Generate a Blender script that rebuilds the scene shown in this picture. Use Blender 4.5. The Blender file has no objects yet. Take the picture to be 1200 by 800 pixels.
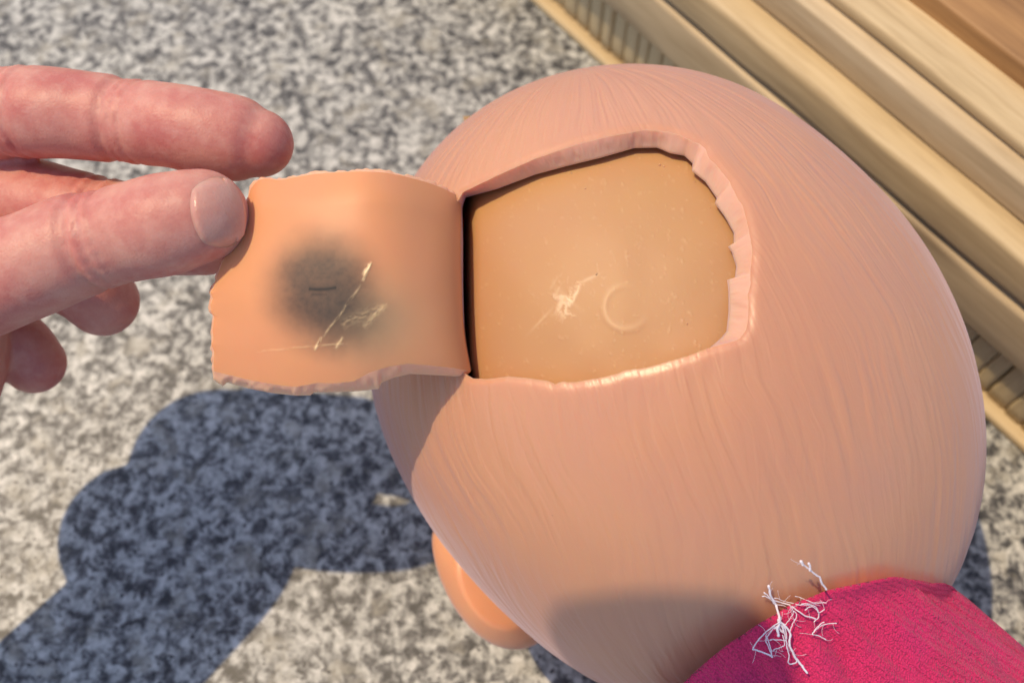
import bpy, math, random
import numpy as np
from mathutils import Vector, Matrix
from mathutils.bvhtree import BVHTree

random.seed(4)
rng = np.random.default_rng(7)
scene = bpy.context.scene
COL = scene.collection
rad = math.radians

# ------------------------------------------------------------------ camera
TILT = rad(25)
AX = np.array([1.0, 0, 0]); AU = np.array([0, math.cos(TILT), math.sin(TILT)]); AF = np.array([0, math.sin(TILT), -math.cos(TILT)])
FPX = 35.0 / 36.0 * 1200.0
HEAD_D = .205
# head ellipsoid in the camera's directions: centre, semi axes, in-plane angle
HC = np.array([(777.6 - 600) / FPX * HEAD_D, -(449.5 - 400) / FPX * HEAD_D, HEAD_D])
EA, EB, ETH = .06708, .05561, 2.191
EC = (EA + EB) / 2
e1 = np.array([math.cos(ETH), math.sin(ETH), 0]); e2 = np.array([-math.sin(ETH), math.cos(ETH), 0]); e3 = np.array([0, 0, 1.0])
M = EA * EA * np.outer(e1, e1) + EB * EB * np.outer(e2, e2) + EC * EC * np.outer(e3, e3)
zc = np.array([AX[2], AU[2], AF[2]])                 # world up seen in those directions
HZ = math.sqrt(zc @ M @ zc) - .0006                  # the head rests on the counter
CAMP = np.array([0, 0, HZ]) - (HC[0] * AX + HC[1] * AU + HC[2] * AF)

cam_d = bpy.data.cameras.new('camera'); cam = bpy.data.objects.new('camera', cam_d); COL.objects.link(cam)
cam.location = Vector(CAMP); cam.rotation_euler = (TILT, 0, 0)
cam_d.lens = 35; cam_d.sensor_width = 36; cam_d.clip_start = .005; cam_d.clip_end = 100
cam_d.dof.use_dof = True; cam_d.dof.focus_distance = .158; cam_d.dof.aperture_fstop = 19
scene.camera = cam

# ------------------------------------------------------------------ sky and sun
SUN_AZ, SUN_EL = rad(162), rad(66)                    # azimuth measured from +X towards +Y
world = bpy.data.worlds.new('World'); scene.world = world; world.use_nodes = True
wn = world.node_tree.nodes; wl = world.node_tree.links; wn.clear()
sky = wn.new('ShaderNodeTexSky'); sky.sky_type = 'NISHITA'; sky.sun_disc = False
sky.sun_elevation = SUN_EL; sky.sun_rotation = math.pi / 2 - SUN_AZ
bg = wn.new('ShaderNodeBackground'); bg.inputs['Strength'].default_value = .15
wo = wn.new('ShaderNodeOutputWorld'); wl.new(sky.outputs[0], bg.inputs[0]); wl.new(bg.outputs[0], wo.inputs[0])
sun_d = bpy.data.lights.new('sun', 'SUN'); sun_d.energy = 2.8; sun_d.angle = rad(.6); sun_d.color = (1, .77, .47)
sun = bpy.data.objects.new('sun', sun_d); COL.objects.link(sun)
SUNV = Vector((math.cos(SUN_EL) * math.cos(SUN_AZ), math.cos(SUN_EL) * math.sin(SUN_AZ), math.sin(SUN_EL)))
sun.rotation_euler = SUNV.to_track_quat('Z', 'Y').to_euler(); sun.location = SUNV * 2
scene.view_settings.view_transform = 'Standard'; scene.view_settings.look = 'None'
scene.view_settings.exposure = 0.31; scene.view_settings.gamma = 1

# ------------------------------------------------------------------ helpers
def ray(px, py):
    px = np.asarray(px, float); py = np.asarray(py, float)
    return np.stack([(px - 600) / FPX, -(py - 400) / FPX, np.ones_like(px)], -1)
def W(c):                                            # camera directions -> world
    c = np.asarray(c, float)
    return CAMP + c[..., 0:1] * AX + c[..., 1:2] * AU + c[..., 2:3] * AF
def at(px, py, d):
    d = np.asarray(d, float)
    return W(ray(px, py) * d[..., None])
def on_z(px, py, z):
    r = W(ray(px, py)) - CAMP
    return CAMP + r * ((z - CAMP[2]) / r[..., 2:3])

def vnoise(x, y, seed=0, z=0):
    x = np.asarray(x, float); y = np.asarray(y, float)
    xi = np.floor(x).astype(np.int64); yi = np.floor(y).astype(np.int64); xf = x - xi; yf = y - yi
    def h(a, b):
        n = (a * 374761393 + b * 668265263 + seed * 982451653) & 0xffffffff
        n = ((n ^ (n >> 13)) * 1274126177) & 0xffffffff
        return ((n ^ (n >> 16)) & 0xffff) / 65535.0
    u = xf * xf * (3 - 2 * xf); v = yf * yf * (3 - 2 * yf)
    a = h(xi, yi) * (1 - u) + h(xi + 1, yi) * u; b = h(xi, yi + 1) * (1 - u) + h(xi + 1, yi + 1) * u
    return a * (1 - v) + b * v
def fbm(x, y, seed=0, o=4):
    s = 0; a = .5; t = 0
    for k in range(o):
        s = s + a * vnoise(x, y, seed + k * 17); t += a; a *= .5; x = np.asarray(x) * 2.03 + 5; y = np.asarray(y) * 2.03 + 9
    return s / t

def mesh_obj(name, verts, faces, mat=None, parent=None, smooth=True, uv=None, attrs=None, loc=None):
    verts = np.asarray(verts, float)
    if loc is not None: verts = verts - np.asarray(loc)
    if parent is not None and parent.get('_loc') is not None:
        verts = verts - np.asarray(parent['_loc'])
    me = bpy.data.meshes.new(name)
    faces = np.asarray(faces) if not isinstance(faces, list) else faces
    if isinstance(faces, np.ndarray):
        n = faces.shape[1]; m = len(faces)
        me.vertices.add(len(verts)); me.vertices.foreach_set('co', verts.ravel())
        me.loops.add(m * n); me.loops.foreach_set('vertex_index', faces.ravel().astype(np.int32))
        me.polygons.add(m); me.polygons.foreach_set('loop_start', np.arange(0, m * n, n, dtype=np.int32))
        me.update(calc_edges=True)
    else:
        me.from_pydata([tuple(v) for v in verts], [], faces)
    me.validate()
    me.polygons.foreach_set('use_smooth', np.full(len(me.polygons), smooth)); 
    if uv is not None:
        ul = me.uv_layers.new(name='strand'); li = np.empty(len(me.loops), dtype=np.int32)
        me.loops.foreach_get('vertex_index', li); ul.data.foreach_set('uv', np.asarray(uv)[li].ravel())
    for k, v in (attrs or {}).items():
        at_ = me.attributes.new(k, 'FLOAT', 'POINT'); at_.data.foreach_set('value', np.asarray(v, float).ravel())
    o = bpy.data.objects.new(name, me); COL.objects.link(o)
    if mat: me.materials.append(mat)
    if loc is not None: o.location = Vector(loc)
    if parent is not None: o.parent = parent
    me.update()
    return o

def thing(name, label, cat, loc=(0, 0, 0), group=None):
    o = bpy.data.objects.new(name, None); COL.objects.link(o); o.location = loc
    o.empty_display_size = .01
    o['label'] = label; o['category'] = cat
    if group: o['group'] = group
    return o

def grid_faces(nu, nv, wrap=False, flip=False, base=0):
    i, j = np.meshgrid(np.arange(nu - 1), np.arange(nv if wrap else nv - 1), indexing='ij')
    j2 = (j + 1) % nv
    f = np.stack([i * nv + j, i * nv + j2, (i + 1) * nv + j2, (i + 1) * nv + j], -1).reshape(-1, 4) + base
    return f[:, ::-1] if flip else f

def catmull(pts, n):
    pts = np.asarray(pts, float); P = np.vstack([2 * pts[0] - pts[1], pts, 2 * pts[-1] - pts[-2]])
    t = np.linspace(0, len(pts) - 1 - 1e-9, n); i = t.astype(int); f = (t - i)[:, None]
    a, b, c, d = P[i], P[i + 1], P[i + 2], P[i + 3]
    return .5 * (2 * b + (c - a) * f + (2 * a - 5 * b + 4 * c - d) * f ** 2 + (3 * b - a - 3 * c + d) * f ** 3)

def tube(pts, radii, ns=16, caps=True, flat=1.0, flat_dir=None):
    """tapered tube with round ends; flat < 1 squashes it along flat_dir"""
    pts = np.asarray(pts, float); radii = np.asarray(radii, float)
    tan = np.gradient(pts, axis=0); tan /= np.linalg.norm(tan, axis=1)[:, None]
    if caps:
        k = np.linspace(0, math.pi / 2, 7)[:-1]
        p0 = [pts[0] - tan[0] * radii[0] * math.cos(a) for a in k]; r0 = [max(radii[0] * math.sin(a), radii[0] * .02) for a in k]
        p1 = [pts[-1] + tan[-1] * radii[-1] * math.cos(a) for a in k[::-1]]; r1 = [max(radii[-1] * math.sin(a), radii[-1] * .02) for a in k[::-1]]
        pts = np.vstack([p0, pts, p1]); radii = np.concatenate([r0, radii, r1]); tan = np.vstack([[tan[0]] * 6, tan, [tan[-1]] * 6])
    ref = np.array([.13, .2, 1.0]) if flat_dir is None else np.asarray(flat_dir, float)
    V = []; a = np.linspace(0, 2 * math.pi, ns, endpoint=False)
    for p, r, t in zip(pts, radii, tan):
        n1 = ref - t * (ref @ t); n1 /= np.linalg.norm(n1); n2 = np.cross(t, n1)
        V.append(p + r * (np.cos(a)[:, None] * n1 * flat + np.sin(a)[:, None] * n2))
    V = np.vstack(V); F = grid_faces(len(pts), ns, wrap=True).tolist()
    F.append(list(range(ns))[::-1]); F.append(list(range((len(pts) - 1) * ns, len(pts) * ns)))
    return V, F

def join(parts):
    V = []; F = []; b = 0
    for v, f in parts:
        V.append(v); F += [[i + b for i in q] for q in f]; b += len(v)
    return np.vstack(V), F

# ------------------------------------------------------------------ materials
class NB:
    def __init__(s, name):
        s.m = bpy.data.materials.new(name); s.m.use_nodes = True; s.t = s.m.node_tree
        s.t.nodes.clear(); s.out = s.n('ShaderNodeOutputMaterial'); s.p = s.n('ShaderNodeBsdfPrincipled'); s.l(s.p.outputs[0], s.out.inputs[0])
    def n(s, k, **kw):
        x = s.t.nodes.new(k)
        for a, b in kw.items():
            if a.startswith('i_'):
                x.inputs[a[2:].replace('_', ' ')].default_value = b
            else: setattr(x, a, b)
        return x
    def l(s, a, b): s.t.links.new(a, b)
    def ramp(s, fac, stops, interp='LINEAR'):
        r = s.n('ShaderNodeValToRGB'); r.color_ramp.interpolation = interp; e = r.color_ramp.elements
        while len(e) < len(stops): e.new(.5)
        for x, (p, c) in zip(e, stops):
            x.position = p; x.color = (*c, 1) if len(c) == 3 else c
        s.l(fac, r.inputs[0]); return r.outputs[0]
    def mix(s, fac, a, b, mode='MIX'):
        x = s.n('ShaderNodeMix', data_type='RGBA', blend_type=mode)
        for sock, v in ((x.inputs[0], fac), (x.inputs[6], a), (x.inputs[7], b)):
            if hasattr(v, 'links') or isinstance(v, bpy.types.NodeSocket): s.l(v, sock)
            elif isinstance(v, (int, float)): sock.default_value = v
            else: sock.default_value = (*v, 1)
        return x.outputs[2]
    def math(s, op, a, b=None):
        x = s.n('ShaderNodeMath', operation=op)
        for i, v in enumerate((a, b)):
            if v is None: continue
            if isinstance(v, bpy.types.NodeSocket): s.l(v, x.inputs[i])
            else: x.inputs[i].default_value = v
        return x.outputs[0]
    def noise(s, scale, detail=3, rough=.5, vec=None, mscale=None, coord='Object'):
        tc = s.n('ShaderNodeTexCoord'); v = vec or tc.outputs[coord]
        if mscale:
            mp = s.n('ShaderNodeMapping'); mp.inputs['Scale'].default_value = mscale; s.l(v, mp.inputs[0]); v = mp.outputs[0]
        x = s.n('ShaderNodeTexNoise'); x.inputs['Scale'].default_value = scale; x.inputs['Detail'].default_value = detail
        x.inputs['Roughness'].default_value = rough; s.l(v, x.inputs['Vector']); return x.outputs[0]
    def bump(s, h, strength, dist, prev=None):
        b = s.n('ShaderNodeBump'); b.inputs['Strength'].default_value = strength; b.inputs['Distance'].default_value = dist
        s.l(h, b.inputs['Height'])
        if prev is not None: s.l(prev, b.inputs['Normal'])
        return b.outputs[0]
    def set(s, **kw):
        for a, b in kw.items():
            s.p.inputs[a.replace('_', ' ')].default_value = b
    def attr(s, name): return s.n('ShaderNodeAttribute', attribute_name=name).outputs['Fac']

def sss(b, w, radius, scale):
    b.set(Subsurface_Weight=w, Subsurface_Scale=scale, Subsurface_Radius=radius)

def vinyl(name, base, var, strands=False, rough=.42):
    b = NB(name)
    c = b.mix(b.ramp(b.noise(45, 3), [(.35, (0, 0, 0)), (.7, (1, 1, 1))]), base, var)
    if strands: c = b.mix(b.attr('cut'), c, (.68, .38, .26))
    dirt = b.ramp(b.noise(900, 2, .6), [(.765, (0, 0, 0)), (.80, (1, 1, 1))])
    c = b.mix(b.math('MULTIPLY', dirt, .35), c, (.2, .1, .06))
    b.l(c, b.p.inputs['Base Color'])
    b.set(Roughness=rough); b.p.inputs['Specular IOR Level'].default_value = .5
    sss(b, .55, (1.0, .38, .18), .0045)
    b.set(Sheen_Weight=.30, Sheen_Roughness=.45, Sheen_Tint=(.72, .66, 1, 1)); b.p.inputs['Specular IOR Level'].default_value = .8
    r = b.math('ADD', b.math('MULTIPLY', b.noise(160, 4), .14), rough - .07); b.l(r, b.p.inputs['Roughness'])
    nrm = b.bump(b.noise(1400, 3), .12, .0002)
    if strands:
        uvn = b.n('ShaderNodeUVMap', uv_map='strand').outputs[0]
        warp = b.n('ShaderNodeTexNoise'); warp.inputs['Scale'].default_value = 9; warp.inputs['Detail'].default_value = 2; b.l(uvn, warp.inputs['Vector'])
        ad = b.n('ShaderNodeVectorMath', operation='MULTIPLY_ADD'); b.l(warp.outputs[1], ad.inputs[0]); ad.inputs[1].default_value = (.022, 0, 0); b.l(uvn, ad.inputs[2])
        h = b.noise(1, 2, .5, vec=ad.outputs[0], mscale=(190, 7, 1))
        h2 = b.noise(1, 2, .5, vec=ad.outputs[0], mscale=(90, 4.5, 1))
        hh = b.math('ADD', b.ramp(h, [(.36, (0, 0, 0)), (.50, (1, 1, 1))]), b.ramp(h2, [(.38, (0, 0, 0)), (.5, (1, 1, 1))]))
        nrm = b.bump(hh, .22, .00016, nrm)
    b.l(nrm, b.p.inputs['Normal'])
    return b.m

M_HEAD = vinyl('peach_vinyl', (.60, .288, .152), (.57, .272, .162), True, .40)
M_EAR = vinyl('ear_vinyl', (.72, .32, .14), (.68, .30, .14), False, .38)

def flap_mat():
    b = NB('flap_vinyl')
    c = b.mix(b.ramp(b.noise(60, 3), [(.3, (0, 0, 0)), (.7, (1, 1, 1))]), (.70, .315, .135), (.67, .29, .14))
    c = b.mix(b.attr('grime'), c, (.42, .27, .15))
    c = b.mix(b.attr('stain'), c, (.020, .018, .017))
    c = b.mix(b.attr('mark'), c, (.006, .004, .004))
    c = b.mix(b.attr('cut'), c, (.84, .45, .29))
    c = b.mix(b.attr('glue'), c, (.85, .62, .33))
    b.l(c, b.p.inputs['Base Color'])
    sss(b, .5, (1.0, .38, .18), .0035)
    b.l(b.math('MULTIPLY', b.math('SUBTRACT', 1.0, b.attr('stain')), .5), b.p.inputs['Subsurface Weight'])
    r = b.math('SUBTRACT', .52, b.math('MULTIPLY', b.attr('glue'), .2)); b.l(r, b.p.inputs['Roughness'])
    b.l(b.bump(b.noise(700, 3), .08, .0002), b.p.inputs['Normal'])
    return b.m
M_FLAP = flap_mat()

def dome_mat():
    b = NB('inner_plastic')
    c = b.mix(b.ramp(b.noise(40, 4), [(.3, (0, 0, 0)), (.7, (1, 1, 1))]), (.51, .275, .105), (.495, .255, .118))
    c = b.mix(b.attr('glue'), c, (.72, .50, .30))
    b.l(c, b.p.inputs['Base Color'])
    sss(b, .45, (1.0, .42, .15), .004)
    r = b.math('SUBTRACT', .40, b.math('MULTIPLY', b.attr('glue'), .16)); b.l(b.math('ADD', r, .16), b.p.inputs['Roughness'])
    b.l(b.bump(b.noise(500, 3), .05, .0002), b.p.inputs['Normal'])
    return b.m
M_DOME = dome_mat()

def granite():
    b = NB('granite')
    tc = b.n('ShaderNodeTexCoord'); wv = b.n('ShaderNodeTexNoise'); wv.inputs['Scale'].default_value = 260; b.l(tc.outputs['Object'], wv.inputs['Vector'])
    ad = b.n('ShaderNodeVectorMath', operation='MULTIPLY_ADD'); b.l(wv.outputs[1], ad.inputs[0]); ad.inputs[1].default_value = (.0035,) * 3; b.l(tc.outputs['Object'], ad.inputs[2])
    n1 = b.noise(350, 4, .6, vec=ad.outputs[0])
    c = b.ramp(n1, [(.36, (.035, .037, .040)), (.435, (.11, .11, .112)), (.5, (.25, .255, .245)), (.575, (.42, .425, .40)), (.68, (.60, .60, .57))])
    n2 = b.noise(120, 3, .6, vec=ad.outputs[0])
    c = b.mix(b.ramp(n2, [(.54, (0, 0, 0)), (.68, (.6, .6, .6))]), c, (.36, .345, .29))
    n3 = b.noise(620, 2, .5)
    c = b.mix(b.ramp(n3, [(.62, (0, 0, 0)), (.68, (1, 1, 1))]), c, (.04, .04, .045))
    n4 = b.noise(14, 2)
    c = b.mix(.5, c, b.ramp(n4, [(.3, (.75, .75, .78)), (.7, (1, .98, .95))]), 'MULTIPLY')
    b.l(c, b.p.inputs['Base Color']); b.set(Roughness=.5)
    b.l(b.bump(n1, .25, .0004), b.p.inputs['Normal'])
    return b.m
M_GRAN = granite()

def wood(name, base, dark, light, ax=(1, 1, 1), scale=60, knots=False):
    b = NB(name)
    g = b.noise(scale, 5, .6, mscale=ax)
    c = b.ramp(g, [(.3, dark), (.5, base), (.72, light)])
    fine = b.noise(scale * 6, 3, .6, mscale=ax)
    c = b.mix(.5, c, b.ramp(fine, [(.35, (.78, .74, .70)), (.55, (1, 1, 1))]), 'MULTIPLY')
    if knots:
        tc = b.n('ShaderNodeTexCoord'); mp = b.n('ShaderNodeMapping'); mp.inputs['Scale'].default_value = (9, 22, 22); b.l(tc.outputs['Object'], mp.inputs[0])
        v = b.n('ShaderNodeTexVoronoi'); v.inputs['Scale'].default_value = 1.6; b.l(mp.outputs[0], v.inputs['Vector'])
        c = b.mix(b.ramp(v.outputs['Distance'], [(.06, (.85, .85, .85)), (.30, (0, 0, 0))]), c, (.14, .09, .05))
    b.l(c, b.p.inputs['Base Color']); b.set(Roughness=.62)
    b.l(b.bump(g, .3, .0008), b.p.inputs['Normal'])
    return b.m
WX = (.08, 1, 1)
M_RAIL = wood('pine_rail', (.54, .42, .26), (.42, .32, .19), (.62, .50, .33), WX, 120, True)
M_BATT = wood('pine_batten', (.54, .41, .23), (.40, .29, .155), (.62, .49, .30), WX, 140)
M_SLAT = wood('pine_slat', (.50, .40, .24), (.40, .31, .18), (.60, .49, .31), (1, 1, .12), 160)
M_BROWN = wood('brown_board', (.36, .19, .07), (.22, .11, .04), (.46, .26, .10), WX, 120)

def skin(name, base, red):
    b = NB(name)
    c = b.mix(b.ramp(b.noise(110, 5, .6), [(.40, (0, 0, 0)), (.62, (1, 1, 1))]), base, red)
    c = b.mix(b.ramp(b.noise(420, 4, .6), [(.45, (0, 0, 0)), (.75, (.5, .5, .5))]), c, (.66, .36, .29))
    b.l(c, b.p.inputs['Base Color']); b.set(Roughness=.5); sss(b, .5, (1.0, .3, .18), .003)
    v = b.n('ShaderNodeTexVoronoi'); v.inputs['Scale'].default_value = 1500; v.feature = 'DISTANCE_TO_EDGE'
    tc = b.n('ShaderNodeTexCoord'); b.l(tc.outputs['Object'], v.inputs['Vector'])
    nb = b.bump(v.outputs[0], .18, .0003)
    nb = b.bump(b.noise(260, 4), .25, .0006, nb)
    b.l(nb, b.p.inputs['Normal'])
    return b.m
M_SKIN = skin('skin', (.58, .26, .205), (.50, .16, .135))
M_NAIL = skin('nail', (.64, .32, .26), (.58, .25, .20))
M_NAIL.node_tree.nodes['Principled BSDF'].inputs['Roughness'].default_value = .3

def fabric(name, base, var, sc=3600):
    b = NB(name)
    c = b.mix(b.ramp(b.noise(70, 2), [(.3, (0, 0, 0)), (.7, (1, 1, 1))]), base, var)
    v = b.n('ShaderNodeTexVoronoi'); v.inputs['Scale'].default_value = sc; tc = b.n('ShaderNodeTexCoord')
    mp = b.n('ShaderNodeMapping'); mp.inputs['Scale'].default_value = (1, .8, 1); mp.inputs['Rotation'].default_value = (0, 0, .7); b.l(tc.outputs['Object'], mp.inputs[0]); b.l(mp.outputs[0], v.inputs['Vector'])
    c = b.mix(.6, c, b.ramp(v.outputs['Distance'], [(.2, (1, 1, 1)), (.8, (.45, .4, .42))]), 'MULTIPLY')
    b.l(c, b.p.inputs['Base Color']); b.set(Roughness=.85, Sheen_Weight=.08, Sheen_Roughness=.4)
    wvn = b.n('ShaderNodeTexWave'); wvn.inputs['Scale'].default_value = 420; wvn.inputs['Distortion'].default_value = 1.5; wvn.inputs['Detail'].default_value = 2; wvn.bands_direction = 'DIAGONAL'; b.l(tc.outputs['Object'], wvn.inputs['Vector'])
    nb = b.bump(wvn.outputs[1], .45, .0004)
    nb = b.bump(b.math('SUBTRACT', 1.0, v.outputs['Distance']), .6, .0004, nb); nb = b.bump(b.noise(300, 4), .4, .001, nb)
    b.l(nb, b.p.inputs['Normal'])
    return b.m
M_PINK = fabric('pink_knit', (.70, .018, .150), (.76, .022, .125))
M_PURP = fabric('purple_binding', (.50, .05, .26), (.60, .06, .22))
M_WFAB = fabric('white_fleece', (.72, .68, .74), (.8, .76, .8), 1800)
bt = NB('white_thread'); bt.set(Base_Color=(.78, .72, .80, 1), Roughness=.5); sss(bt, .3, (1, 1, 1), .0005); M_THREAD = bt.m

# ------------------------------------------------------------------ countertop
S = 1.1
top = mesh_obj('granite_countertop', [(-S, -S, 0), (S, -S, 0), (S, S, 0), (-S, S, 0), (-S, -S, -.03), (S, -S, -.03), (S, S, -.03), (-S, S, -.03)],
               [[0, 1, 2, 3], [7, 6, 5, 4], [0, 4, 5, 1], [1, 5, 6, 2], [2, 6, 7, 3], [3, 7, 4, 0]], M_GRAN, smooth=False)
top['kind'] = 'structure'; top['label'] = 'speckled grey granite countertop, partly in shadow'

# ------------------------------------------------------------------ wooden structure behind the head
GA = on_z(np.array([625.0]), np.array([0.0]), 0)[0]; GB = on_z(np.array([707.0]), np.array([75.0]), 0)[0]
wd = (GB - GA) / np.linalg.norm(GB - GA)             # along the wood, towards the right of the picture
wnrm = np.array([-wd[1], wd[0], 0]);                 # pointing to its back
if wnrm[1] < 0: wnrm = -wnrm
WANG = math.atan2(wd[1], wd[0])
frame = thing('wooden_trim', 'pale pine wooden trim with ribbed slats and stepped rails behind the doll head', 'wood trim', Vector(GA))
frame.rotation_euler = (0, 0, WANG)
# local: x along, y to the back (left-hand side of wd), z up
LX0, LX1 = -.35, .5
def rbox(x0, x1, y0, y1, z0, z1, r=.0012, nx=60, wob=.00015, seed=0):
    """board with rounded long edges and slightly uneven faces"""
    prof = []
    for (cx, cy, a0) in ((y1 - r, z1 - r, 0), (y0 + r, z1 - r, 90), (y0 + r, z0 + r, 180), (y1 - r, z0 + r, 270)):
        for a in (0, 30, 60, 90):
            prof.append((cx + r * math.cos(rad(a0 + a)), cy + r * math.sin(rad(a0 + a))))
    prof = np.array(prof); n = len(prof); xs = np.linspace(x0, x1, nx)
    V = []
    for x in xs:
        w = (fbm(prof[:, 0] * 90 + x * 25, prof[:, 1] * 90 + x * 14, seed) - .5) * 2 * wob
        V.append(np.c_[np.full(n, x), prof[:, 0] + w, prof[:, 1] + w])
    V = np.vstack(V); F = grid_faces(nx, n, wrap=True, flip=True).tolist()
    F.append(list(range(n))); F.append(list(range((nx - 1) * n, nx * n))[::-1])
    return V, F
def wpart(name, mat, *a, **k):
    V, F = rbox(*a, **k)
    return mesh_obj(name, V, F, mat, frame)
wpart('base_strip', M_BATT, LX0, LX1, -.0015, .006, .0001, .0032, r=.0010, seed=1)
wpart('backing_board', M_SLAT, LX0, LX1, .0075, .015, .0001, .026, r=.0005, seed=2)
x = LX0; k = 0
base_slats = []
for q in range(6):
    wv = .0045 + .0009 * (q % 3)
    V, F = rbox(0, .0215, -.0020 + 0, .0030, -wv / 2, wv / 2, r=.0011, nx=6, seed=10 + q)
    V = np.c_[V[:, 2], V[:, 1] + .0042, V[:, 0] + .0034]
    F = [f[::-1] for f in F]
    base_slats.append((wv, V, F))
pool = {}
while x < LX1 - .01:
    q = random.randrange(6); wv, V, F = base_slats[q]
    if q not in pool:
        o = mesh_obj('slat', V, F, M_SLAT, frame); pool[q] = o
    else:
        o = pool[q].copy(); COL.objects.link(o)
    o.location = (x + wv / 2, random.uniform(-.0005, .0005), 0)
    x += wv + random.choice((.00005, .0001, .0001, .0004)); k += 1
wpart('rail', M_RAIL, LX0, LX1, -.0010, .016, .0252, .0425, r=.0014, seed=3, wob=.0003)
wpart('rail', M_BATT, LX0, LX1, -.0006, .016, .0440, .0560, r=.0018, seed=4, nx=160, wob=.0007)
wpart('rail', M_RAIL, LX0, LX1, .0072, .020, .0562, .0665, r=.0012, seed=5, wob=.0003)
wpart('rail', M_BATT, LX0, LX1, .0120, .030, .0668, .0705, r=.0012, seed=6, wob=.0003)
wpart('top_board', M_BROWN, LX0, LX1, .0240, .300, .0300, .0760, r=.0010, seed=7)

# ------------------------------------------------------------------ doll
doll = thing('doll', 'bald peach vinyl doll with a square cut in its head, in a pink top', 'doll')

# outline correction of the ellipsoid by direction round the view axis
SIL = np.array([(485,205),(520,165),(560,130),(610,103),(660,85),(720,75),(780,76),(840,87),(880,103),(920,128),(950,152),(966,165),(432,458),(445,500),(470,555),(500,610),(540,660),(580,705),(620,740),(660,778),(690,800)], float)
RES = np.array([0,-2.7,-2.2,-3.1,-1.5,.9,3.3,5.9,4.9,.5,-4,-5.2,8.4,5.1,0,-1.7,-6.2,-5.8,-5.7,3.1,8.0])
SAZ = np.arctan2(-(SIL[:, 1] - 449.5), SIL[:, 0] - 777.6)
def corr(c):                                         # c: directions from head centre (camera frame, unit)
    az = np.arctan2(c[..., 1], c[..., 0]); s2 = c[..., 0] ** 2 + c[..., 1] ** 2
    d = np.angle(np.exp(1j * (az[..., None] - SAZ))); w = np.exp(-.5 * (d / rad(9)) ** 2)
    return 1 + (w * RES).sum(-1) / (w.sum(-1) + .5) / 330 * s2 ** 2
Mi = np.linalg.inv(M)
def rdir(u):
    return 1 / np.sqrt(np.einsum('...i,ij,...j->...', u, Mi, u)) * corr(u)
def hit(px, py, sc=1.0):
    r = ray(px, py); k = np.full(r.shape[:-1], float(sc))
    for _ in range(5):
        A = np.einsum('...i,ij,...j->...', r, Mi, r); B = -2 * np.einsum('...i,ij,j->...', r, Mi, HC); C = HC @ Mi @ HC - k * k
        disc = np.maximum(B * B - 4 * A * C, 0); t = (-B - np.sqrt(disc)) / (2 * A); p = r * t[..., None]
        u = p - HC; u = u / np.linalg.norm(u, axis=-1)[..., None]; k = sc * corr(u)
    return p
def depth(px, py, sc=1.0): return hit(px, py, sc)[..., 2]

OUT = [(534,236),(541,224),(582,204),(627,184),(677,167),(718,157),(755,150.5),(784,153),(797,157),(809,163),(820,167),(827,173),(831,184),(838,190),(848,202),(855,211),(866,233),(871,240),(875,254),(878,268),(880,278),(882,292),(881,303),(880,318),(880,332),(877,345),(878,361),(877,374),(875,386),(868,396),(858,400),(835,406),(806,417),(771,427),(755,431),(731,434),(722,438),(701,443),(671,448),(658,447),(650,450),(640,446),(619,443),(595,441),(570,444),(552,443),(541,436),(534,420),(533,380),(532,330),(532,280)]
INN = [(541,243),(545,231),(582,221),(627,204),(664,194),(705,184),(743,173),(770,172.5),(785,179),(802,182),(811.5,191),(811,200),(827,213),(840,232),(838,238),(849,253),(852,258),(860,273),(860,285),(853.5,288.5),(858,296),(863,312),(861.5,325),(852.5,327.5),(854,341),(854,366),(851.6,388),(845,396),(830,409),(800,421),(768,433),(745,438),(726,441),(712,447),(690,450),(665,453),(645,452),(620,449),(590,447),(565,449),(552,446),(546,436),(544,420),(543,380),(542,330),(542,280)]
hole = hit(np.array([705.]), np.array([312.]))[0]; hv = hole - HC; hv /= np.linalg.norm(hv)
ha = np.cross(hv, [0, 1, 0]); ha /= np.linalg.norm(ha); hb = np.cross(hv, ha)
def rim(poly, sc, n):
    P = np.array(poly + [poly[0]], float); seg = np.linalg.norm(np.diff(P, axis=0), axis=1); cu = np.r_[0, np.cumsum(seg)]
    t = np.linspace(0, cu[-1], 3000, endpoint=False)
    q = np.c_[np.interp(t, cu, P[:, 0]), np.interp(t, cu, P[:, 1])]
    u = hit(q[:, 0], q[:, 1], sc) - HC; u /= np.linalg.norm(u, axis=1)[:, None]
    ph = np.unwrap(np.arctan2(u @ hb, u @ ha)); th = np.arccos(np.clip(u @ hv, -1, 1))
    if ph[-1] < ph[0]: ph = ph[::-1]; th = th[::-1]
    phn = np.linspace(0, 2 * math.pi, n, endpoint=False)
    o = np.argsort(ph % (2 * math.pi)); return phn, np.interp(phn, (ph % (2 * math.pi))[o], th[o], period=2 * math.pi)
NAZ = 1100
phn, th_o = rim(OUT, 1.0, NAZ); _, th_i = rim(INN, .945, NAZ)
# small knife irregularities along the outer edge
nz = (vnoise(phn * 40, phn * 0, 3) - .5) * .0012 + (vnoise(phn * 120, phn * 0, 5) - .5) * .0003
nz *= np.minimum(1, np.minimum(phn, 2 * math.pi - phn) * 20)
th_o = th_o + nz
AZV = np.cos(phn)[:, None] * ha + np.sin(phn)[:, None] * hb
def dirs(th): return np.cos(th)[..., None] * hv + np.sin(th)[..., None] * AZV
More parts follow.
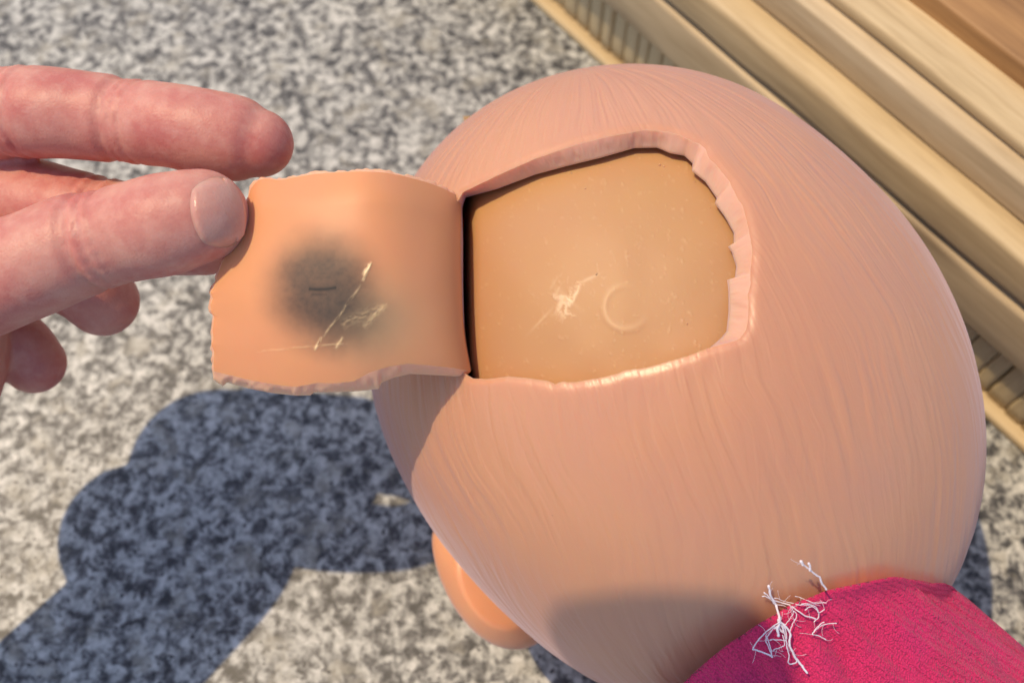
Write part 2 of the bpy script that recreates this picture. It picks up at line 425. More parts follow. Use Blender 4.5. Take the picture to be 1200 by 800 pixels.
# crown whorl from which the moulded hair strands flow
pole = hit(np.array([705.]), np.array([95.]))[0] - HC; pole = pole + np.array([0, 0, .020]); pole /= np.linalg.norm(pole)
pa = np.cross(pole, [0, 0, -1.]); pa /= np.linalg.norm(pa); pb = np.cross(pole, pa)
def strand_uv(u):
    # the seam is turned to the face side
    ph = np.arctan2(u @ pa, -(u @ np.cross(pa, pole))); th = np.arccos(np.clip(u @ pole, -1, 1))
    return ph, th
NR = 420
s = np.linspace(0, 1, NR) ** 1.7
V = []; UV = []
seg_h = []
kern = np.hanning(41); kern /= kern.sum()
th_s = np.convolve(np.r_[th_o[-20:], th_o, th_o[:20]], kern, mode='valid')
for sk in s:
    th = th_s + (math.pi - .002 - th_s) * sk + (th_o - th_s) * math.exp(-sk * 60)
    u = dirs(th); r = rdir(u)
    ph, tp = strand_uv(u)
    dist = (th - th_o) * .06
    wv = ph + .10 * (vnoise(ph * 3 + 20, tp * 3, 8) - .5) + .020 * (vnoise(ph * 14 + 40, tp * 9, 18) - .5)
    amp = .35 + 1.2 * vnoise(ph * 5 + 60, tp * 3.3, 28)
    g = vnoise(wv * 44 + 300, tp * 2.6, 11); g = np.clip((g - .30) / .25, 0, 1) - 1
    g2 = vnoise(wv * 84 + 300, tp * 4.2 + 7, 21); g2 = np.clip((g2 - .33) / .25, 0, 1) - 1
    fade = np.clip(dist / .004, 0, 1) * np.clip(np.sin(tp) * 4, 0, 1)
    r = r + (g * .00008 + g2 * .00006) * fade * amp
    r = r - .00030 * np.exp(-(dist / .0006) ** 2 * .5)          # softened cut edge
    V.append(HC + u * r[:, None]); UV.append(np.c_[ph / (2 * math.pi) + .5, tp / math.pi])
# cut wall and lining
po = V[0]; ui = dirs(th_i); pi_ = HC + ui * (rdir(ui) * .943)[:, None]
NWL = 9
wallrows = []
for k in range(1, NWL + 1):
    t = k / NWL
    q = po * (1 - t) + pi_ * t
    sh = (fbm(phn * 30, phn * 0 + t * 1.2, 31, 2) - .5) * .0005 * math.sin(math.pi * t)
    wallrows.append(q + AZV * sh[:, None])
inner = []
for sk in np.linspace(0, 1, 60)[1:] ** 1.5:
    th = th_i + (math.pi - .002 - th_i) * sk; u = dirs(th); inner.append(HC + u * (rdir(u) * .943)[:, None])
wallrows = [po] + wallrows; NWL += 1
rows = inner[::-1] + wallrows[::-1] + V
CUT = np.concatenate([np.full(NAZ, 1.0 if k >= len(inner) - 1 and k < len(inner) + NWL else (.7 if k == len(inner) + NWL else 0.0)) for k in range(len(rows))])
UVr = [UV[0]] * (len(inner) + len(wallrows)) + UV
nrow = len(rows)
F = grid_faces(nrow, NAZ, wrap=True)
_cut = (len(inner) + NWL - 1) * NAZ
F = np.vstack([F[:_cut], F[_cut + NAZ:]])             # the skin and the cut face meet in a crisp edge
head = mesh_obj('head', W(np.vstack(rows)), F, M_HEAD, doll, uv=np.vstack(UVr), attrs={'cut': CUT})
head['label'] = 'round hairless head with moulded hair lines and a jagged square cut'
def fix_normals(o, outward_from):
    me = o.data; p = me.polygons[len(me.polygons) // 2 if len(me.polygons) < 100 else len(me.polygons) - 50 * NAZ if o.name == 'head' else 0]
    if (p.center - Vector(outward_from)).dot(p.normal) < 0: me.flip_normals()
fix_normals(head, W(HC))

# ---- inner dome behind the opening
nu, nv = 300, 240
sx = np.linspace(-1, 1, nu)[:, None] * np.ones(nv); sy = np.ones(nu)[:, None] * np.linspace(-1, 1, nv)
def warp(t): return np.sign(t) * (1 - (1 - np.abs(t)) ** 1.0)
PX = 722 + 179 * sx; PY = 312 + 176 * sy
edge = np.maximum(0, (np.abs(sx) ** 7 + np.abs(sy) ** 7)) ** (1 / 7)
drop = .020 * (1 - np.sqrt(np.maximum(0, 1 - np.clip(edge, 0, 1) ** 60)))
base = depth(PX, PY, .922)
drop_left = .006 * np.clip((566 - PX) / 22, 0, 1) ** 3
rr = np.hypot(PX - 734, (PY - 360)); ang = np.degrees(np.arctan2(-(PY - 360), PX - 734))
ringm = np.exp(-((rr - 26) / 4.2) ** 2) * np.clip(.55 + .6 * np.cos(np.radians(ang - 200)), 0, 1)
glue = np.exp(-(((PX - 666) / 22) ** 2 + ((PY - 350) / 26) ** 2)) * 1.5 * (1 - np.abs(2 * fbm((PX + .5 * PY) / 22 + 3, (PY - .5 * PX) / 22 + 2 * fbm(PX / 12, PY / 12, 8), 5, 4) - 1)) ** 5
str_ = np.exp(-(((PY - 388) - (-(PX - 622) * 1.05)) / 2.0) ** 2) * np.exp(-((PX - 634) / 11) ** 2) * .6
str2 = np.exp(-(((PY - 322) - (-(PX - 700) * .45)) / 2.2) ** 2) * np.exp(-((PX - 690) / 10) ** 2) * .9
str3 = np.exp(-(((PY - 345) - ((PX - 660) * .9)) / 4) ** 2) * np.exp(-((PX - 664) / 14) ** 2) * .7
glue = np.clip(glue * 1.1 - .30, 0, .7) + str_ * .6 + str2 * .45 + str3 * .25
scuff = np.clip(fbm(PX / 5, PY / 5, 44) * 3 - 2.05, 0, 1)
dd = base + drop + drop_left - .00016 * ringm - .00016 * glue * (.4 + fbm(PX / 2.5, PY / 2.5, 6)) + (fbm(PX / 70, PY / 70, 9, 2) - .5) * .0006 - .00010 * scuff
dome_c = ray(PX, PY) * dd[..., None]
dv = dome_c.reshape(-1, 3)
# skirt that carries the dome down into the head
bor = np.r_[np.arange(nv), np.arange(1, nu) * nv + nv - 1, (nu - 1) * nv + np.arange(nv - 2, -1, -1), np.arange(nu - 2, 0, -1) * nv]
cen = np.array(dv).mean(0) + np.array([0, 0, .03])
sk = dv[bor] + (cen - dv[bor]) * .25 + np.array([0, 0, .004])
fs = np.stack([bor, np.roll(bor, -1), np.roll(np.arange(len(bor)), -1) + len(dv), np.arange(len(bor)) + len(dv)], -1)
zero = np.zeros(len(bor))
dome = mesh_obj('inner_dome', W(np.vstack([dv, sk])), np.vstack([grid_faces(nu, nv), fs]), M_DOME, doll,
                attrs={'glue': np.r_[np.clip(glue + .25 * ringm + .3 * scuff, 0, 1).ravel(), zero]})
dome['label'] = 'smooth amber inner plastic dome with a small embossed ring, seen through the opening'
def face_cam(o):
    me = o.data; k = len(me.polygons) // 2; p = me.polygons[k]
    if (Vector(CAMP) - p.center).dot(p.normal) < 0: me.flip_normals()
face_cam(dome)
for (cx, cy, rs) in ((670,203,1.6),(686,221,1.1),(773,193,1.8),(778,195,1.0),(814,213,1.2),(699,321,1.6),(805,379,1.2),(776,206,.8),(650,262,.7),(832,243,.9)):
    dq = float(depth(np.array([float(cx)]), np.array([float(cy)]), .922)[0]) - .0001; c0 = ray(float(cx), float(cy)) * dq
    r_ = rs * .155 / FPX * .8
    n = 8; L = []
    for i in range(5):
        a = math.pi * i / 4
        for j in range(n):
            p = 2 * math.pi * j / n; kx = r_ * (.7 + .6 * random.random())
            L.append(c0 + np.array([math.sin(a) * math.cos(p) * kx, math.sin(a) * math.sin(p) * kx, math.cos(a) * r_ * .6]))
    o = mesh_obj('vinyl_crumb', W(np.array(L)), grid_faces(5, n, wrap=True), M_WFAB if False else M_EAR, dome)

# ---- folded flap
TOPE = [(540,232),(528,225),(510,217),(487,210),(455,203),(425,201),(400,202),(370,204),(345,208),(328,211),(312,209.5),(302,212),(294,221)]
BOTF = [(551,435),(531,431),(503,428),(478,426),(455,429.6),(432,436.6),(415,446.5),(393,449),(372,448.5),(364,450),(347,453),(333,452),(299,446.5),(265,438.5),(251,435)]
BOTB = [(553,441),(531,439),(503,437.5),(480,436.6),(461,441),(447,447),(444,454),(421,456.5),(393,458),(368,458),(364,461.5),(347,462),(319,459),(291,453.6),(266,446.5),(261,451),(252,444)]
LEFT = [(294,221),(289,238),(283,262),(273,285),(262,304),(255,322),(250,338),(246.5,343),(249.5,350),(246.5,356),(247.5,366),(251,371),(249,385),(250,398),(247.5,403),(251,412),(250,425),(251,435)]
RIGHT = [(540,232),(539,280),(540,330),(543,390),(551,435)]
def resamp(poly, t, smooth=False):
    P = np.asarray(poly, float)
    if smooth: P = catmull(P, 400)
    cu = np.r_[0, np.cumsum(np.linalg.norm(np.diff(P, axis=0), axis=1))]; cu /= cu[-1]
    return np.c_[np.interp(t, cu, P[:, 0]), np.interp(t, cu, P[:, 1])]
def coons(top_, bot, right, left, tu, tv):
    T = resamp(top_, tu, True); B = resamp(bot, tu); R = resamp(right, tv, True)[None]; Lf = resamp(left, tv)
    def soft(q, w):
        k = np.hanning(2 * w + 1); k /= k.sum(); e = np.vstack([2 * q[0] - q[1:w + 1][::-1], q, 2 * q[-1] - q[-w - 1:-1][::-1]])
        return np.c_[np.convolve(e[:, 0], k, mode='valid'), np.convolve(e[:, 1], k, mode='valid')]
    Ts, Bs, Ls = soft(T, 24), soft(B, 24), soft(Lf, 34)
    near = lambda t: np.exp(-t * 70)
    dT, dB, dL = (T - Ts)[:, None] * near(tv)[None, :, None], (B - Bs)[:, None] * near(1 - tv)[None, :, None], (Lf - Ls)[None] * near(1 - tu)[:, None, None]
    T, B, Lf = Ts[:, None], Bs[:, None], Ls[None]
    U = tu[:, None, None]; Vv = tv[None, :, None]
    return dT + dB + dL + (1 - Vv) * T + Vv * B + (1 - U) * R + U * Lf - ((1 - U) * (1 - Vv) * T[0] + U * (1 - Vv) * T[-1] + (1 - U) * Vv * B[0] + U * Vv * B[-1])
nu, nv = 340, 260
tu = np.linspace(0, 1, nu); tv = np.linspace(0, 1, nv)
FR = coons(TOPE, BOTF, RIGHT, LEFT, tu, tv); BK = coons([(a, b - 1) for a, b in TOPE], [(a - 1.5 * (a < 260), b + 1.5) for a, b in BOTB], RIGHT[:-1] + [(553, 442.5)], [(294, 220)] + LEFT[1:-2] + [(248.5, 432), (250.5, 445.5)], tu, tv)
hinge_d = depth(np.interp(tv, [0, .5, 1], [534, 534, 541]), np.interp(tv, [0, 1], [232, 437]), 1.0)
lift_d = float(np.mean(hinge_d))
U2, V2 = np.meshgrid(tu, tv, indexing='ij')
q = np.clip(U2 / .14, 0, 1); roll = .62 * (1 - np.exp(-U2 / .04)) + 1.05 * (1 - np.exp(-(U2 / .22) ** 1.6))
blend = np.clip(U2 / .5, 0, 1); blend = blend * blend * (3 - 2 * blend)
hd = hinge_d[None, :] * (1 - blend) + lift_d * blend
FD = hd + 0.0008 - .0066 * roll - .0014 * np.sin(np.clip(U2, 0, 1) * math.pi) * 1.0 + .0062 * (U2 ** 2.5) \
     - .0016 * (1 - (2 * V2 - 1) ** 2) * (1 - np.exp(-U2 * 7)) + .0030 * np.clip(V2 - .75, 0, 1) ** 2 * 16 * .25 + .0022 * np.clip(.16 - V2, 0, 1) ** 2 / .0256
FD += (fbm(FR[..., 0] / 70, FR[..., 1] / 70, 61, 2) - .5) * .0006
# attributes measured on the flap itself
X, Y = FR[..., 0], FR[..., 1]
nzz = (fbm(X / 26, Y / 26, 71) - .5)
rad_ = np.hypot((X - 377) / 62, (Y - 337) / 64) + nzz * .16
rad2 = np.hypot((X - 412) / 66, (Y - 378) / 50) + nzz * .3
stain = np.clip(1.42 - rad_, 0, 1); stain = stain * stain * (3 - 2 * stain) * .93
lobe = np.clip(1.15 - rad2, 0, 1); stain = np.clip(stain + (1 - stain) * .42 * lobe * lobe * (3 - 2 * lobe), 0, 1) * (.93 + .14 * (fbm(X / 5, Y / 5, 83) - .5))
grime = np.exp(-(((X - 428) / 62) ** 2 + ((Y - 372) / 48) ** 2)) * .75 + np.exp(-(((X - 455) / 70) ** 2 + ((Y - 390) / 60) ** 2)) * .3
mark = np.exp(-(((Y - 339) - (-(X - 378) * .05) + 3 * ((X - 378) / 17) ** 2 * .5) / 2.2) ** 2) * (np.abs(X - 378) < 16) * .95 \
     + np.exp(-(((Y - 345)) / 1.5) ** 2) * (np.abs(X - 374) < 9) * .35
def streak(x0, y0, x1, y1, w, a, sd):
    L = math.hypot(x1 - x0, y1 - y0); dx, dy = (x1 - x0) / L, (y1 - y0) / L
    s_ = (X - x0) * dx + (Y - y0) * dy; n_ = (X - x0) * -dy + (Y - y0) * dx + 2 * (fbm(s_ / 14, s_ * 0, sd) - .5)
    return a * np.exp(-(n_ / w) ** 2) * np.clip(np.minimum(s_, L - s_) / 4, 0, 1) * np.clip(fbm(s_ / 5, n_ / 2, sd + 1) * 2.6 - .7, 0, 1)
gl = streak(368, 411, 377, 394, 1.6, 1, 1) + streak(378, 396, 424, 333, 1.3, .38, 2) + streak(424, 330, 433, 308, 2.2, 1, 3) + streak(428, 322, 436, 306, 1.4, .8, 4) + \
     streak(392, 410, 402, 394, 2.2, .55, 5) + streak(398, 380, 452, 360, 6, .22, 6) + streak(425, 385, 455, 355, 3, .3, 7) + streak(300, 412, 410, 402, 1.2, .25, 8)
gl = np.clip(gl, 0, 1)
FDd = FD - .00020 * gl
front = ray(X, Y) * FDd[..., None]
TH = .0031
bkc = ray(BK[..., 0], BK[..., 1]) * (FD + TH)[..., None]
# back face keeps clear of the front along the roll
bkc[..., 0] -= (1 - q) ** 2 * .0016
hroot_f = front[0] + np.array([.0, 0, .0075]); hroot_b = bkc[0] + np.array([-.0, 0, .0045])
front = np.concatenate([hroot_f[None], front]); bkc = np.concatenate([hroot_b[None], bkc])
ext = lambda a: np.concatenate([a[:1], a])
A = {k: ext(v) for k, v in dict(stain=stain, grime=grime, mark=mark, glue=gl).items()}
n1, n2 = front.shape[:2]
# cut edge: rounded rows between front and back all the way round
def border(n1, n2): return np.r_[np.arange(n2), np.arange(1, n1) * n2 + n2 - 1, (n1 - 1) * n2 + np.arange(n2 - 2, -1, -1), np.arange(n1 - 2, 0, -1) * n2]
b_ = border(n1, n2); fv = front.reshape(-1, 3); bv = bkc.reshape(-1, 3); nb_ = len(b_)
rowsE = []
inw = fv.mean(0)
for k in range(0, 8):
    t = k / 7
    sh = (vnoise(np.arange(nb_) / 7.0, np.full(nb_, t * 1.5), 91) - .5) * .0006
    p = fv[b_] * (1 - t) + bv[b_] * t
    dirn = p - inw; dirn[:, 2] = 0; dirn /= np.linalg.norm(dirn, axis=1)[:, None] + 1e-9
    rowsE.append(p + dirn * (sh * math.sin(math.pi * t) + .00025 * math.sin(math.pi * t))[:, None])
nf = len(fv)
VV = np.vstack([fv] + rowsE + [bv])
Fs = [grid_faces(n1, n2)]
idx = [nf + k * nb_ + np.arange(nb_) for k in range(8)]
for a_, c_ in zip(idx[:-1], idx[1:]):
    Fs.append(np.stack([a_, c_, np.roll(c_, -1), np.roll(a_, -1)], -1)[:, ::-1])
Fs.append(grid_faces(n1, n2, flip=True, base=nf + 8 * nb_))
attrs = {k: np.r_[v.ravel(), np.zeros(8 * nb_ + len(bv))] for k, v in A.items()}
attrs['cut'] = np.r_[np.zeros(nf), np.ones(8 * nb_), np.zeros(len(bv))]
flap = mesh_obj('vinyl_flap', W(VV), np.vstack(Fs), M_FLAP, doll, attrs=attrs)
flap['label'] = 'cut vinyl flap folded out to the left with a grey smudge'
me = flap.data
if (Vector(CAMP) - me.polygons[n1 // 2 * (n2 - 1) + n2 // 2].center).dot(me.polygons[n1 // 2 * (n2 - 1) + n2 // 2].normal) < 0: me.flip_normals()

# ---- ear (back of the left ear) : curved slab with a rim
def ear(cpx, cpy, d, ang, L, Wd, T, side):
    na, nb2 = 64, 40
    a = np.linspace(0, 2 * math.pi, na, endpoint=False)[:, None]; b = np.linspace(-math.pi / 2, math.pi / 2, nb2)[None]
    lx = np.cos(a) * np.cos(b) * L; ly = np.sin(a) * np.cos(b) * Wd; lz = np.sin(b) * T + 0 * a
    ly = ly * (1 + .18 * np.cos(a)) ; rimk = np.clip((np.cos(b) - .55) / .45, 0, 1)
    lz = lz + T * .5 * rimk * side - T * .5 * side * (1 - rimk) + .25 * lx ** 2 / L * 0 - .35 * ly ** 2 / Wd * side
    ca, sa = math.cos(ang), math.sin(ang)
    c = ray(float(cpx), float(cpy)) * d
    E = np.stack([c[0] + ca * lx - sa * ly, c[1] + sa * lx + ca * ly, c[2] + lz + .25 * ly], -1)
    return W(E.transpose(1, 0, 2).reshape(-1, 3)), grid_faces(nb2, na, wrap=True)
V_, F_ = ear(577, 680, .2085, math.atan2(-(752 - 622), 618 - 498), .0168, .0092, .0052, 1)
eo = mesh_obj('ear', V_, F_, M_EAR, head)
V_, F_ = ear(1064, 545, .205, math.atan2(-(560 - 480), 20), .0160, .0090, .0052, 1)
eo2 = mesh_obj('ear', V_, F_, M_EAR, head)

# ---- clothing at the neck
print('DEPTH', [round(float(depth(np.array([a]),np.array([b]))[0]),4) for a,b in ((917.,745.),(985.,700.),(850.,780.),(740.,600.))])
GC = on_z(np.array([985.]), np.array([862.]), .044)[0]
axd = np.array([.50, -.86, .28]); axd /= np.linalg.norm(axd)      # down the body
ra = np.array([.86, .50, 0]); ra -= axd * (ra @ axd); ra /= np.linalg.norm(ra)
BETA = rad(48); rb = -axd * math.cos(BETA) + np.array([0, 0, -1]) * math.sin(BETA); rb -= ra * (rb @ ra); rb /= np.linalg.norm(rb)
gcam = ray(912., 716.) * .149 - rb * .037
def garment_ring(sd, n=360):
    k = min(sd / .06, 1); a = np.linspace(0, 2 * math.pi, n, endpoint=False)
    R1 = .0290 + .016 * math.sin(k * math.pi / 2); R2 = .0370 + .006 * k
    rbk = rb * (1 - k * .6) + np.array([0, 0, -1]) * .6 * k; rbk /= np.linalg.norm(rbk)
    c = gcam + axd * sd
    fold = (fbm(np.cos(a) * 5 + 9, np.sin(a) * 5 + sd * 45, 51) - .5) * .007 * min(1, .25 + sd / .01)
    fold += .0012 * np.sin(a * 23 + 4 * vnoise(np.cos(a) * 3 + 5, np.sin(a) * 3 + 5, 4)) * math.exp(-sd / .012) * 0
    return c + (np.cos(a) * (R1 + fold))[:, None] * ra + (np.sin(a) * (R2 + fold))[:, None] * rbk
ss = np.linspace(0, .17, 150)
rowsG = [garment_ring(0) * 1.0]
R0 = garment_ring(0); inn = [gcam + (R0 - gcam) * k + axd * .003 for k in (.90, .96)]
rowsG = inn + [garment_ring(s_) for s_ in ss]
gv = np.vstack(rowsG); gn = 360
_u = gv - HC; _l = np.linalg.norm(_u, axis=1)[:, None]; _u /= _l; _r = rdir(_u)[:, None]
_t = _r * (1.022 + .012 * fbm(gv[:, 0] * 160, gv[:, 1] * 160, 77)[:, None]); _t[:2 * gn] = _r[:2 * gn] * 1.006
_t = np.maximum(_l, _t); gv = HC + _u * _t
gw = W(gv); gw[:, 2] = np.maximum(gw[:, 2], .0008)
shirt = mesh_obj('shirt', gw, np.vstack([grid_faces(len(rowsG), gn, wrap=True)]), M_PINK, doll)
shirt['label'] = 'pink knitted top at the neck'
me = shirt.data; ctr = Vector(W(gcam + axd * .05)); p_ = me.polygons[gn * 60]
if (p_.center - ctr).dot(p_.normal) < 0: me.flip_normals()
# lower body closing the shirt, outside the picture
Vb, Fb = tube(W(np.array([gcam + axd * t + np.array([0, 0, .004]) for t in np.linspace(.02, .19, 12)])), np.interp(np.linspace(0, 1, 12), [0, .5, 1], [.024, .033, .030]), 32)
mesh_obj('torso', Vb, Fb, M_HEAD, doll)
# neck
Vb, Fb = tube(W(np.array([HC + (gcam - HC) * t for t in np.linspace(.6, 1.15, 8)])), np.full(8, .021), 32)
mesh_obj('neck', Vb, Fb, M_EAR, doll)

# ---- loose threads over the neckline
bv1 = BVHTree.FromObject(shirt, bpy.context.evaluated_depsgraph_get()) if False else None
def tree(o):
    me = o.data; vs = [v.co.copy() for v in me.vertices]; return BVHTree.FromPolygons(vs, [tuple(p.vertices) for p in me.polygons])
T1 = tree(shirt)
hc_tree = None
def surf_depth(px, py):
    dr = Vector(W(ray(float(px), float(py))) - CAMP); L = dr.length
    h = T1.ray_cast(Vector(CAMP), dr.normalized())
    d1 = h[3] / L if h[0] is not None else 9
    d2 = float(depth(np.array([float(px)]), np.array([float(py)]))[0])
    return min(d1, d2)
Z5 = lambda pts: [(860 + a / 5.0, 640 + b / 5.0) for a, b in pts]
NET = [  # (points in the enlarged neckline view, radius in mm, lift in mm)
    (Z5([(205, 232), (215, 285), (245, 335), (262, 400), (270, 440), (255, 480), (262, 520)]), .55, 1.6),
    (Z5([(170, 290), (205, 300), (240, 335), (300, 350)]), .22, 1.4), (Z5([(178, 270), (215, 300), (250, 320), (330, 345), (400, 395), (480, 425)]), .30, 1.2),
    (Z5([(270, 440), (200, 490), (145, 545), (112, 600)]), .28, 1.8), (Z5([(112, 600), (160, 615), (225, 645)]), .38, 1.6),
    (Z5([(225, 645), (205, 590), (190, 545), (240, 470)]), .25, 1.4), (Z5([(190, 520), (215, 590), (225, 640)]), .20, 2.0),
    (Z5([(215, 545), (260, 545), (310, 550)]), .24, 1.6), (Z5([(235, 605), (270, 590), (300, 570), (285, 520)]), .22, 1.8),
    (Z5([(270, 440), (305, 470), (330, 510), (325, 560), (335, 600), (360, 650), (400, 700), (430, 740)]), .50, 1.5),
    (Z5([(285, 470), (300, 520), (310, 580), (325, 640), (318, 680), (350, 685), (368, 668), (345, 620)]), .26, 1.7),
    (Z5([(330, 500), (345, 450), (370, 400), (352, 380)]), .22, 1.2), (Z5([(300, 460), (330, 420), (350, 380), (330, 350)]), .18, 1.2),
    (Z5([(400, 335), (450, 340), (490, 365), (498, 410), (470, 440)]), .24, 1.2), (Z5([(420, 370), (460, 350), (500, 385), (530, 370)]), .20, 1.4),
    (Z5([(530, 440), (490, 470), (462, 510), (500, 525), (540, 545)]), .24, 1.4), (Z5([(470, 500), (500, 470), (535, 455), (600, 450)]), .2, 1.6),
    (Z5([(360, 290), (420, 310), (470, 330), (540, 330)]), .18, 1.0), (Z5([(240, 300), (300, 320), (380, 340), (440, 345)]), .2, 1.0),
    (Z5([(395, 90), (412, 110), (440, 135), (475, 160), (500, 180), (515, 212), (540, 250)]), .42, 5.0), (Z5([(440, 100), (447, 120), (445, 140)]), .5, 5.2), (Z5([(395, 88), (405, 108)]), .62, 5.2),
    (Z5([(262, 430), (268, 480), (290, 500), (282, 450)]), .5, 1.2), (Z5([(240, 480), (262, 460), (300, 480), (310, 540)]), .3, 1.5),
]
for pts, rmm, lift in NET:
    c = catmull(np.array(pts), max(14, len(pts) * 6))
    c = c + np.c_[fbm(np.arange(len(c)) / 3., np.full(len(c), rmm * 9), 3) - .5, fbm(np.arange(len(c)) / 3., np.full(len(c), rmm * 9 + 5), 6) - .5] * 1.6
    dz = np.array([surf_depth(a, b) for a, b in c]); k = np.ones(9) / 9
    dz = np.convolve(np.pad(dz, 4, mode='edge'), k, mode='valid') - lift * .001
    P3 = W(ray(c[:, 0], c[:, 1]) * dz[:, None])
    rr_ = rmm * .001 * .34 * (.8 + .4 * vnoise(np.arange(len(c)) * .9, np.zeros(len(c)), 2))
    V_, F_ = tube(P3, rr_, 7)
    mesh_obj('loose_thread', V_, F_, M_THREAD, doll)

# ------------------------------------------------------------------ hand
HD = lift_d
def cp(px, py, d): return ray(float(px), float(py)) * d
def finger(pts, n=60):
    """pts: (px, py, depth, radius in px at that depth)"""
    P = np.array([cp(a, b, c) for a, b, c, r in pts]); R = np.array([[r * c / FPX] for a, b, c, r in pts])
    Q = catmull(np.hstack([P, R]), n)
    return W(Q[:, :3]), Q[:, 3]
fingers = []
fl_tip = float(FD[-1, 60]); 
INDEX = [(304,168,.1665,40),(284,164,.1665,49),(245,157,.1660,51),(205,148,.1660,49),(160,143,.1680,49),(110,137,.1690,51),(50,132,.1690,53),(-30,135,.1720,54),(-130,160,.1780,57)]
THUMB = [(236,253,.1550,55),(222,256,.1545,57),(190,264,.1545,60),(145,274,.1555,57),(115,282,.156,58),(85,290,.1570,61),(20,316,.1580,63),(-60,335,.1650,72),(-150,320,.172,82)]
MIDDLE = [(240,282,.1710,41),(200,276,.1720,46),(150,262,.1740,48),(90,250,.1760,50),(20,235,.1790,54),(-60,225,.1810,54),(-140,220,.183,56)]
RING = [(120,352,.1880,42),(96,330,.1850,46),(55,312,.1840,47),(0,296,.1850,49),(-70,285,.1870,53),(-150,280,.188,56)]
LITTLE = [(40,425,.1940,36),(18,402,.1920,39),(-20,380,.1910,40),(-70,362,.1910,43),(-160,345,.191,48)]
def creased(P, R, f_, at_px):
    px = np.interp(np.linspace(0, 1, len(P)), np.linspace(0, 1, len(f_)), [q[0] for q in f_])
    for c in at_px:
        R = R * (1 + .035 * np.exp(-((px - c) / 26) ** 2))
        for o_, dp in ((-16, .0006), (-6, .0011), (5, .0009), (15, .0006)):
            R = R - dp * np.exp(-((px - c - o_ - 2 * math.sin(c + o_)) / 3.2) ** 2)
    return R
for f_, cr in ((INDEX, (150, 18)), (THUMB, (118,)), (MIDDLE, (120,)), (RING, (40,)), (LITTLE, ())):
    P, R = finger(f_, 240); fingers.append(tube(P, creased(P, R, f_, cr), 48))
palm = [(-110,190,.181,75),(-160,260,.184,110),(-145,350,.182,130),(-140,425,.178,132),(-255,545,.172,138),(-420,720,.166,150),(-560,870,.160,165)]
P, R = finger(palm); fingers.append(tube(P, R, 28))
P, R = finger([(-90,300,.180,70),(-150,350,.182,100),(-230,420,.182,130)], 20); fingers.append(tube(P, R, 24))
V_, F_ = join(fingers)
hloc = on_z(np.array([-280.]), np.array([260.]), 0)[0]
hand = mesh_obj('hand', V_, F_, M_SKIN, loc=hloc)
hand['label'] = 'bare left-hand fingers pinching the folded vinyl flap'; hand['category'] = 'hand'
rm = hand.modifiers.new('remesh', 'REMESH'); rm.mode = 'VOXEL'; rm.voxel_size = .00055; rm.use_smooth_shade = True
sm = hand.modifiers.new('smooth', 'SMOOTH'); sm.factor = .5; sm.iterations = 6
# thumb nail lying on the thumb tip
dg = bpy.context.evaluated_depsgraph_get(); bpy.context.view_layer.update(); dg.update()
he = hand.evaluated_get(dg).to_mesh(); hm = np.array(hand.matrix_world)
vs = [Vector(v.co) + Vector(hloc) for v in he.vertices]; TH_ = BVHTree.FromPolygons(vs, [tuple(p.vertices) for p in he.polygons])
nn, nm = 30, 30
gx, gy = np.meshgrid(np.linspace(-1, 1, nn), np.linspace(-1, 1, nm), indexing='ij')
ux = gx * np.sqrt(1 - gy ** 2 / 2.4); uy = gy * np.sqrt(1 - gx ** 2 / 2.4)
an = rad(12); qx = 255 + 31 * ux * math.cos(an) + 41 * uy * math.sin(an); qy = 249 - 31 * ux * math.sin(an) + 41 * uy * math.cos(an)
dn = np.zeros_like(qx)
for a_ in range(nn):
    for b_i in range(nm):
        dr = Vector(W(ray(qx[a_, b_i], qy[a_, b_i])) - CAMP); L = dr.length; h_ = TH_.ray_cast(Vector(CAMP), dr.normalized())
        dn[a_, b_i] = h_[3] / L if h_[0] is not None else np.nan
# a smooth fitted surface through the skin, free edge proud, sides tucked in
ok = ~np.isnan(dn); B_ = np.stack([np.ones_like(ux), ux, uy, ux * ux, uy * uy, ux * uy, uy ** 4, ux ** 3], -1)
cf = np.linalg.lstsq(B_[ok], dn[ok], rcond=None)[0]; fit = B_ @ cf
er = np.maximum(np.abs(gx), np.abs(gy))
dn2 = fit - .00050 + .0010 * np.clip((er - .72) / .28, 0, 1) ** 2 * (gx < .6)
NV = W((ray(qx, qy) * dn2[..., None]).reshape(-1, 3))
no = mesh_obj('thumbnail', NV - np.array(hloc), grid_faces(nn, nm), M_NAIL)
no.parent = hand; face = no.data.polygons[400]
if (Vector(CAMP) - Vector(hloc) - face.center).dot(face.normal) < 0: no.data.flip_normals()
sd = no.modifiers.new('solid', 'SOLIDIFY'); sd.thickness = .0005; sd.offset = 0

# fine frayed fibres around the knots of thread
fz = []
for pts, rmm, lift in NET[:20]:
    c = catmull(np.array(pts), 12)
    for k in range(2):
        q0 = c[random.randrange(len(c))]; a = random.uniform(0, 2 * math.pi); L = random.uniform(6, 20); cv = random.uniform(-1.2, 1.2)
        tt = np.linspace(0, 1, 9); qx = q0[0] + L * tt * np.cos(a + cv * tt); qy = q0[1] + L * tt * np.sin(a + cv * tt)
        dz = np.array([surf_depth(x_, y_) for x_, y_ in zip(qx, qy)]); dz = np.convolve(np.pad(dz, 2, mode='edge'), np.ones(5) / 5, mode='valid') - lift * .001 + .0006 * tt
        fz.append(tube(W(ray(qx, qy) * dz[:, None]), np.full(9,   .00003), 4, caps=False))
V_, F_ = join(fz); fo = mesh_obj('frayed_fibres', V_, F_, M_THREAD, doll); fo['kind'] = 'stuff'

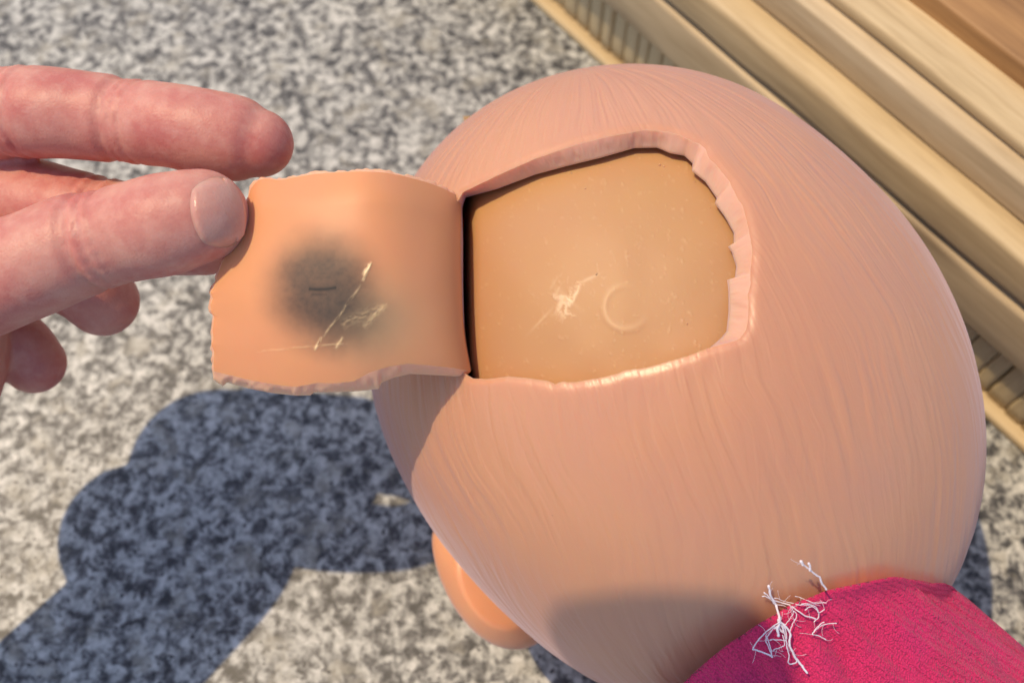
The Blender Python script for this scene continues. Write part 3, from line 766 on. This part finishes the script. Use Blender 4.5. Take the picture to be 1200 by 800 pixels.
# ------------------------------------------------------------------ added phone, out of view above and left of the lens, to shade the lower head
mb = NB('phone_black'); mb.set(Base_Color=(.02, .02, .022, 1), Roughness=.35); M_PB = mb.m
mg_ = NB('phone_glass'); mg_.set(Base_Color=(.008, .008, .01, 1), Roughness=.06); M_PG = mg_.m
def slab(x0, x1, y0, y1, z0, z1, r, n=8):
    pr = []
    for cx, cy, a0 in ((x1 - r, y1 - r, 0), (x0 + r, y1 - r, 90), (x0 + r, y0 + r, 180), (x1 - r, y0 + r, 270)):
        for i in range(n + 1):
            a = rad(a0 + 90 * i / n); pr.append((cx + r * math.cos(a), cy + r * math.sin(a)))
    pr = np.array(pr); m = pr.mean(0); rows_ = []
    for z, k in ((z0, .985), (z0 + (z1 - z0) * .2, 1), (z0 + (z1 - z0) * .8, 1), (z1, .985)):
        q_ = m + (pr - m) * k; rows_.append(np.c_[q_, np.full(len(q_), z)])
    V = np.vstack(rows_); N = len(pr); F = grid_faces(4, N, wrap=True).tolist(); F += [list(range(N))[::-1], list(range(3 * N, 4 * N))]
    return V, F
sv = np.array([np.array(SUNV) @ AX, np.array(SUNV) @ AU, np.array(SUNV) @ AF])
_p = hit(np.array([636.]), np.array([709.]))[0]; _p = _p + sv * ((-.030 - _p[2]) / sv[2]); PHX, PHY, PHZ = _p
pa_ = .60 * np.array([1.0, 0, 0]); _b = -sv[0] * .60 + math.sqrt((sv[0] * .60) ** 2 + 1 - .60 ** 2); pa_ = pa_ + _b * sv + np.array([0, -.07, 0])   # tilted towards the sun to narrow its shadow
pb_ = np.array([0, 1.0, 0]); pb_ -= pa_ * (pa_ @ pb_); pb_ /= np.linalg.norm(pb_); pn_ = np.cross(pa_, pb_)
ph = thing('added_shadow_phone', 'added black phone floating out of view, placed to cast a shadow on the lower head', 'phone', Vector(W(np.array([PHX, PHY, PHZ]))))
for nm_, args, mm_ in (('body', (0, .072, -.150, 0, -.008, 0, .009), M_PB), ('screen', (.002, .070, -.148, -.002, -.0085, -.0081, .007), M_PG), ('camera_bump', (.040, .068, -.034, -.006, .0001, .0018, .006), M_PG)):
    V_, F_ = slab(*args); c_ = V_ + np.array([PHX, PHY, PHZ])
    c_ = np.array([PHX, PHY, PHZ]) + V_[:, 0:1] * pa_ + V_[:, 1:2] * pb_ + V_[:, 2:3] * pn_
    o = mesh_obj(nm_, W(c_) - np.array(ph.location), F_, mm_); o.parent = ph
